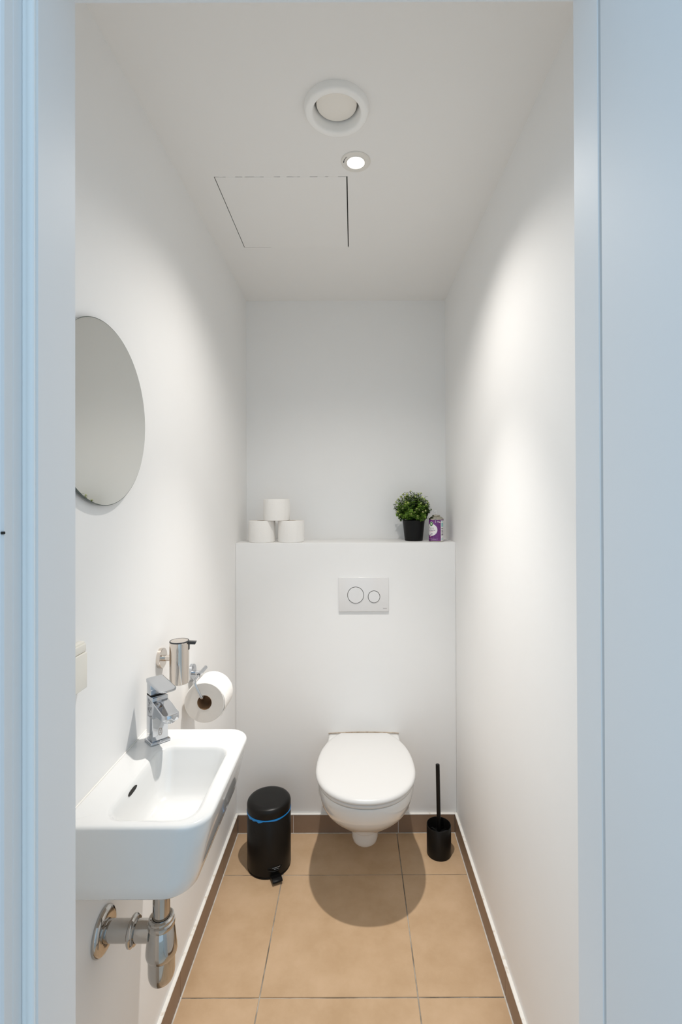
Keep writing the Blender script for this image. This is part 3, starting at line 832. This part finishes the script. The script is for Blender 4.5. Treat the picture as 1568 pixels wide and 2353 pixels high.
# ================================================================== LEFT WALL THINGS
# soap dispenser
SXC, SYC, SR = -0.4640, 1.2780, 0.0250
ZD0, ZD1 = CAM_Z - 0.4800, CAM_Z - 0.3700
soap = thing('soap_dispenser', 'polished steel soap dispenser on a round bracket on the wall', 'soap dispenser', (XL, SYC, ZD0))
obj('bottle', lathe(bmesh.new(), [(SR - 0.0015, ZD0), (SR, ZD0 + 0.0012), (SR, ZD1 - 0.0020), (SR - 0.0005, ZD1 - 0.0015)], (SXC, SYC, 0), 'z', 56), 'steel', soap)
obj('top_rim', lathe(bmesh.new(), [(SR - 0.0002, ZD1 - 0.0020), (SR, ZD1), (SR - 0.0005, ZD1 + 0.0012), (SR - 0.0022, ZD1 + 0.0012), (SR - 0.0026, ZD1)], (SXC, SYC, 0), 'z', 56, True, False), 'dark_plastic', soap)
obj('top_cap', lathe(bmesh.new(), [(SR - 0.0027, ZD1 - 0.001), (SR - 0.0029, ZD1 + 0.0010), (0.001, ZD1 + 0.0013)], (SXC, SYC, 0), 'z', 48), 'steel', soap)
ST = Matrix.Translation((SXC, SYC, 0)) @ Matrix.Rotation(math.radians(6), 4, 'Z')
bm = bmesh.new()
prism(bm, [(SR - 0.002, ZD1 - 0.0005), (SR + 0.0190, ZD1 - 0.0020), (SR + 0.0165, ZD1 - 0.0090), (SR - 0.0010, ZD1 - 0.0080)], 'y', -0.0055, 0.0055, T=ST)
obj('spout', bm, 'dark_plastic', soap)
bm = bmesh.new()
box(bm, SR - 0.0030, SR + 0.0010, -0.0042, 0.0042, ZD1 - 0.0235, ZD1 - 0.0020, bev=0.0010, T=ST)
obj('pump_slot', bm, 'black_plastic', soap)
ZFL = CAM_Z - 0.4150
obj('bracket_arm', lathe(bmesh.new(), [(0.0078, XL + 0.008), (0.0078, SXC - SR + 0.003)], (0, SYC, ZFL), 'x', 28), 'steel', soap)
obj('wall_rose', lathe(bmesh.new(), [(0.0262, XL), (0.0262, XL + 0.0090), (0.0254, XL + 0.0100), (0.0010, XL + 0.0100)], (0, SYC, ZFL), 'x', 48), 'steel', soap)

# paper holder and hanging roll
HYc, HZ = 1.5200, CAM_Z - 0.5400
holder = thing('paper_holder', 'chrome toilet paper holder on the wall', 'paper holder', (XL, HYc, HZ))
obj('wall_rose', lathe(bmesh.new(), [(0.0268, XL), (0.0268, XL + 0.0085), (0.0258, XL + 0.0098), (0.0010, XL + 0.0100)], (0, HYc, HZ), 'x', 48), 'chrome', holder)
obj('post', lathe(bmesh.new(), [(0.0060, XL + 0.008), (0.0060, -0.482)], (0, HYc, HZ), 'x', 24), 'chrome', holder)
BXH = -0.4840
obj('pivot_bar', lathe(bmesh.new(), [(0.0050, 1.4980), (0.0062, 1.4990), (0.0062, 1.5680), (0.0050, 1.5690)], (BXH, 0, HZ), 'y', 24), 'chrome', holder)
obj('bar_gap', lathe(bmesh.new(), [(0.0052, 1.4950), (0.0052, 1.4985)], (BXH, 0, HZ), 'y', 20), 'dark_plastic', holder)
RXc, RZc = -0.4480, CAM_Z - 0.6010
wz = RZc + 0.0205 - 0.0042
wire = smooth_path([(BXH, 1.4970, HZ), (-0.4750, 1.4290, HZ + 0.004), (RXc - 0.004, 1.4270, wz), (RXc, 1.5480, wz)], 0.010)
obj('wire_arm', tube(bmesh.new(), wire, 0.0040, 14), 'chrome', holder)
hr = thing('toilet_roll', 'white toilet roll hanging on the chrome paper holder', 'toilet roll', (RXc, 1.4850, RZc))
Y0, Y1, RR, rc = 1.4390, 1.5360, 0.0605, 0.0215
obj('paper', lathe(bmesh.new(), [(RR - 0.0025, Y0), (RR - 0.0004, Y0 + 0.0012), (RR, Y0 + 0.004), (RR, Y1 - 0.004), (RR - 0.0004, Y1 - 0.0012), (RR - 0.0025, Y1)], (RXc, 0, RZc), 'y', 72, False, False), 'tissue', hr)
bm = bmesh.new()
lathe(bm, [(RR - 0.0025, Y0), (0.045, Y0 + 0.0004), (rc, Y0 + 0.0010)], (RXc, 0, RZc), 'y', 72, False, False)
obj('paper_end', bm, 'tissue_end', hr)
obj('paper_end', lathe(bmesh.new(), [(RR - 0.0025, Y1), (rc, Y1 - 0.0010)], (RXc, 0, RZc), 'y', 72, False, False), 'tissue_end', hr)
bm = bmesh.new()
lathe(bm, [(rc, Y0 + 0.0006), (rc, Y1 - 0.0006)], (RXc, 0, RZc), 'y', 44, False, False)
lathe(bm, [(rc - 0.0010, Y0 + 0.0004), (rc - 0.0010, Y1 - 0.0006)], (RXc, 0, RZc), 'y', 44, False, False)
obj('core', bm, 'card', hr)
bm = bmesh.new()
lpA, lpB = [], []
for k in range(13):
    a = -0.75 + k * 0.10
    r = RR + 0.0004 + 0.0028 * (1 - k / 12) ** 2
    p = (RXc + r * math.cos(a), RZc + r * math.sin(a))
    lpA.append((p[0], Y0 + 0.001, p[1])); lpB.append((p[0], Y1 - 0.001, p[1]))
loft(bm, [lpA, lpB], False, False, closed=False)
obj('loose_sheet', bm, 'tissue', hr)

# mirror
MY, MZ, MR = 0.9785, CAM_Z + 0.1786, 0.1866
mir = thing('wall_mirror', 'round frameless mirror on the wall above the wash basin', 'mirror', (XL, MY, MZ - MR))
obj('backing', lathe(bmesh.new(), [(MR - 0.03, XL), (MR - 0.03, XL + 0.006)], (0, MY, MZ), 'x', 64), 'mirror_edge', mir)
obj('rim', lathe(bmesh.new(), [(MR - 0.0003, XL + 0.006), (MR, XL + 0.0064), (MR, XL + 0.0106), (MR - 0.0008, XL + 0.0110)], (0, MY, MZ), 'x', 128), 'mirror_edge', mir)
obj('glass', lathe(bmesh.new(), [(MR - 0.0012, XL + 0.0105), (MR - 0.0014, XL + 0.01115), (0.001, XL + 0.01115)], (0, MY, MZ), 'x', 128), 'mirror', mir, smooth=20)

# splash-proof socket by the door
ZT0, ZT1 = CAM_Z - 0.3495, CAM_Z - 0.2600
sock = thing('wall_socket', 'cream wall socket with a hinged cover near the door frame', 'socket', (XL, 0.86, ZT0))
obj('back_box', B(XL, XL + 0.0120, 0.8180, 0.9020, ZT0, ZT1, bev=0.0025, seg=3), 'cream', sock)
obj('cover_flap', B(XL + 0.0110, XL + 0.0185, 0.8220, 0.8985, ZT0 + 0.004, ZT1 - 0.0185, bev=0.0022, seg=3), 'cream', sock)
obj('flap_gap', B(XL + 0.0110, XL + 0.0125, 0.8230, 0.8965, ZT1 - 0.0188, ZT1 - 0.0176), 'dark_gap', sock, smooth=0)
obj('hinge_bar', B(XL + 0.0110, XL + 0.0165, 0.8220, 0.8985, ZT1 - 0.0178, ZT1 - 0.0035, bev=0.0015, seg=2), 'cream', sock)
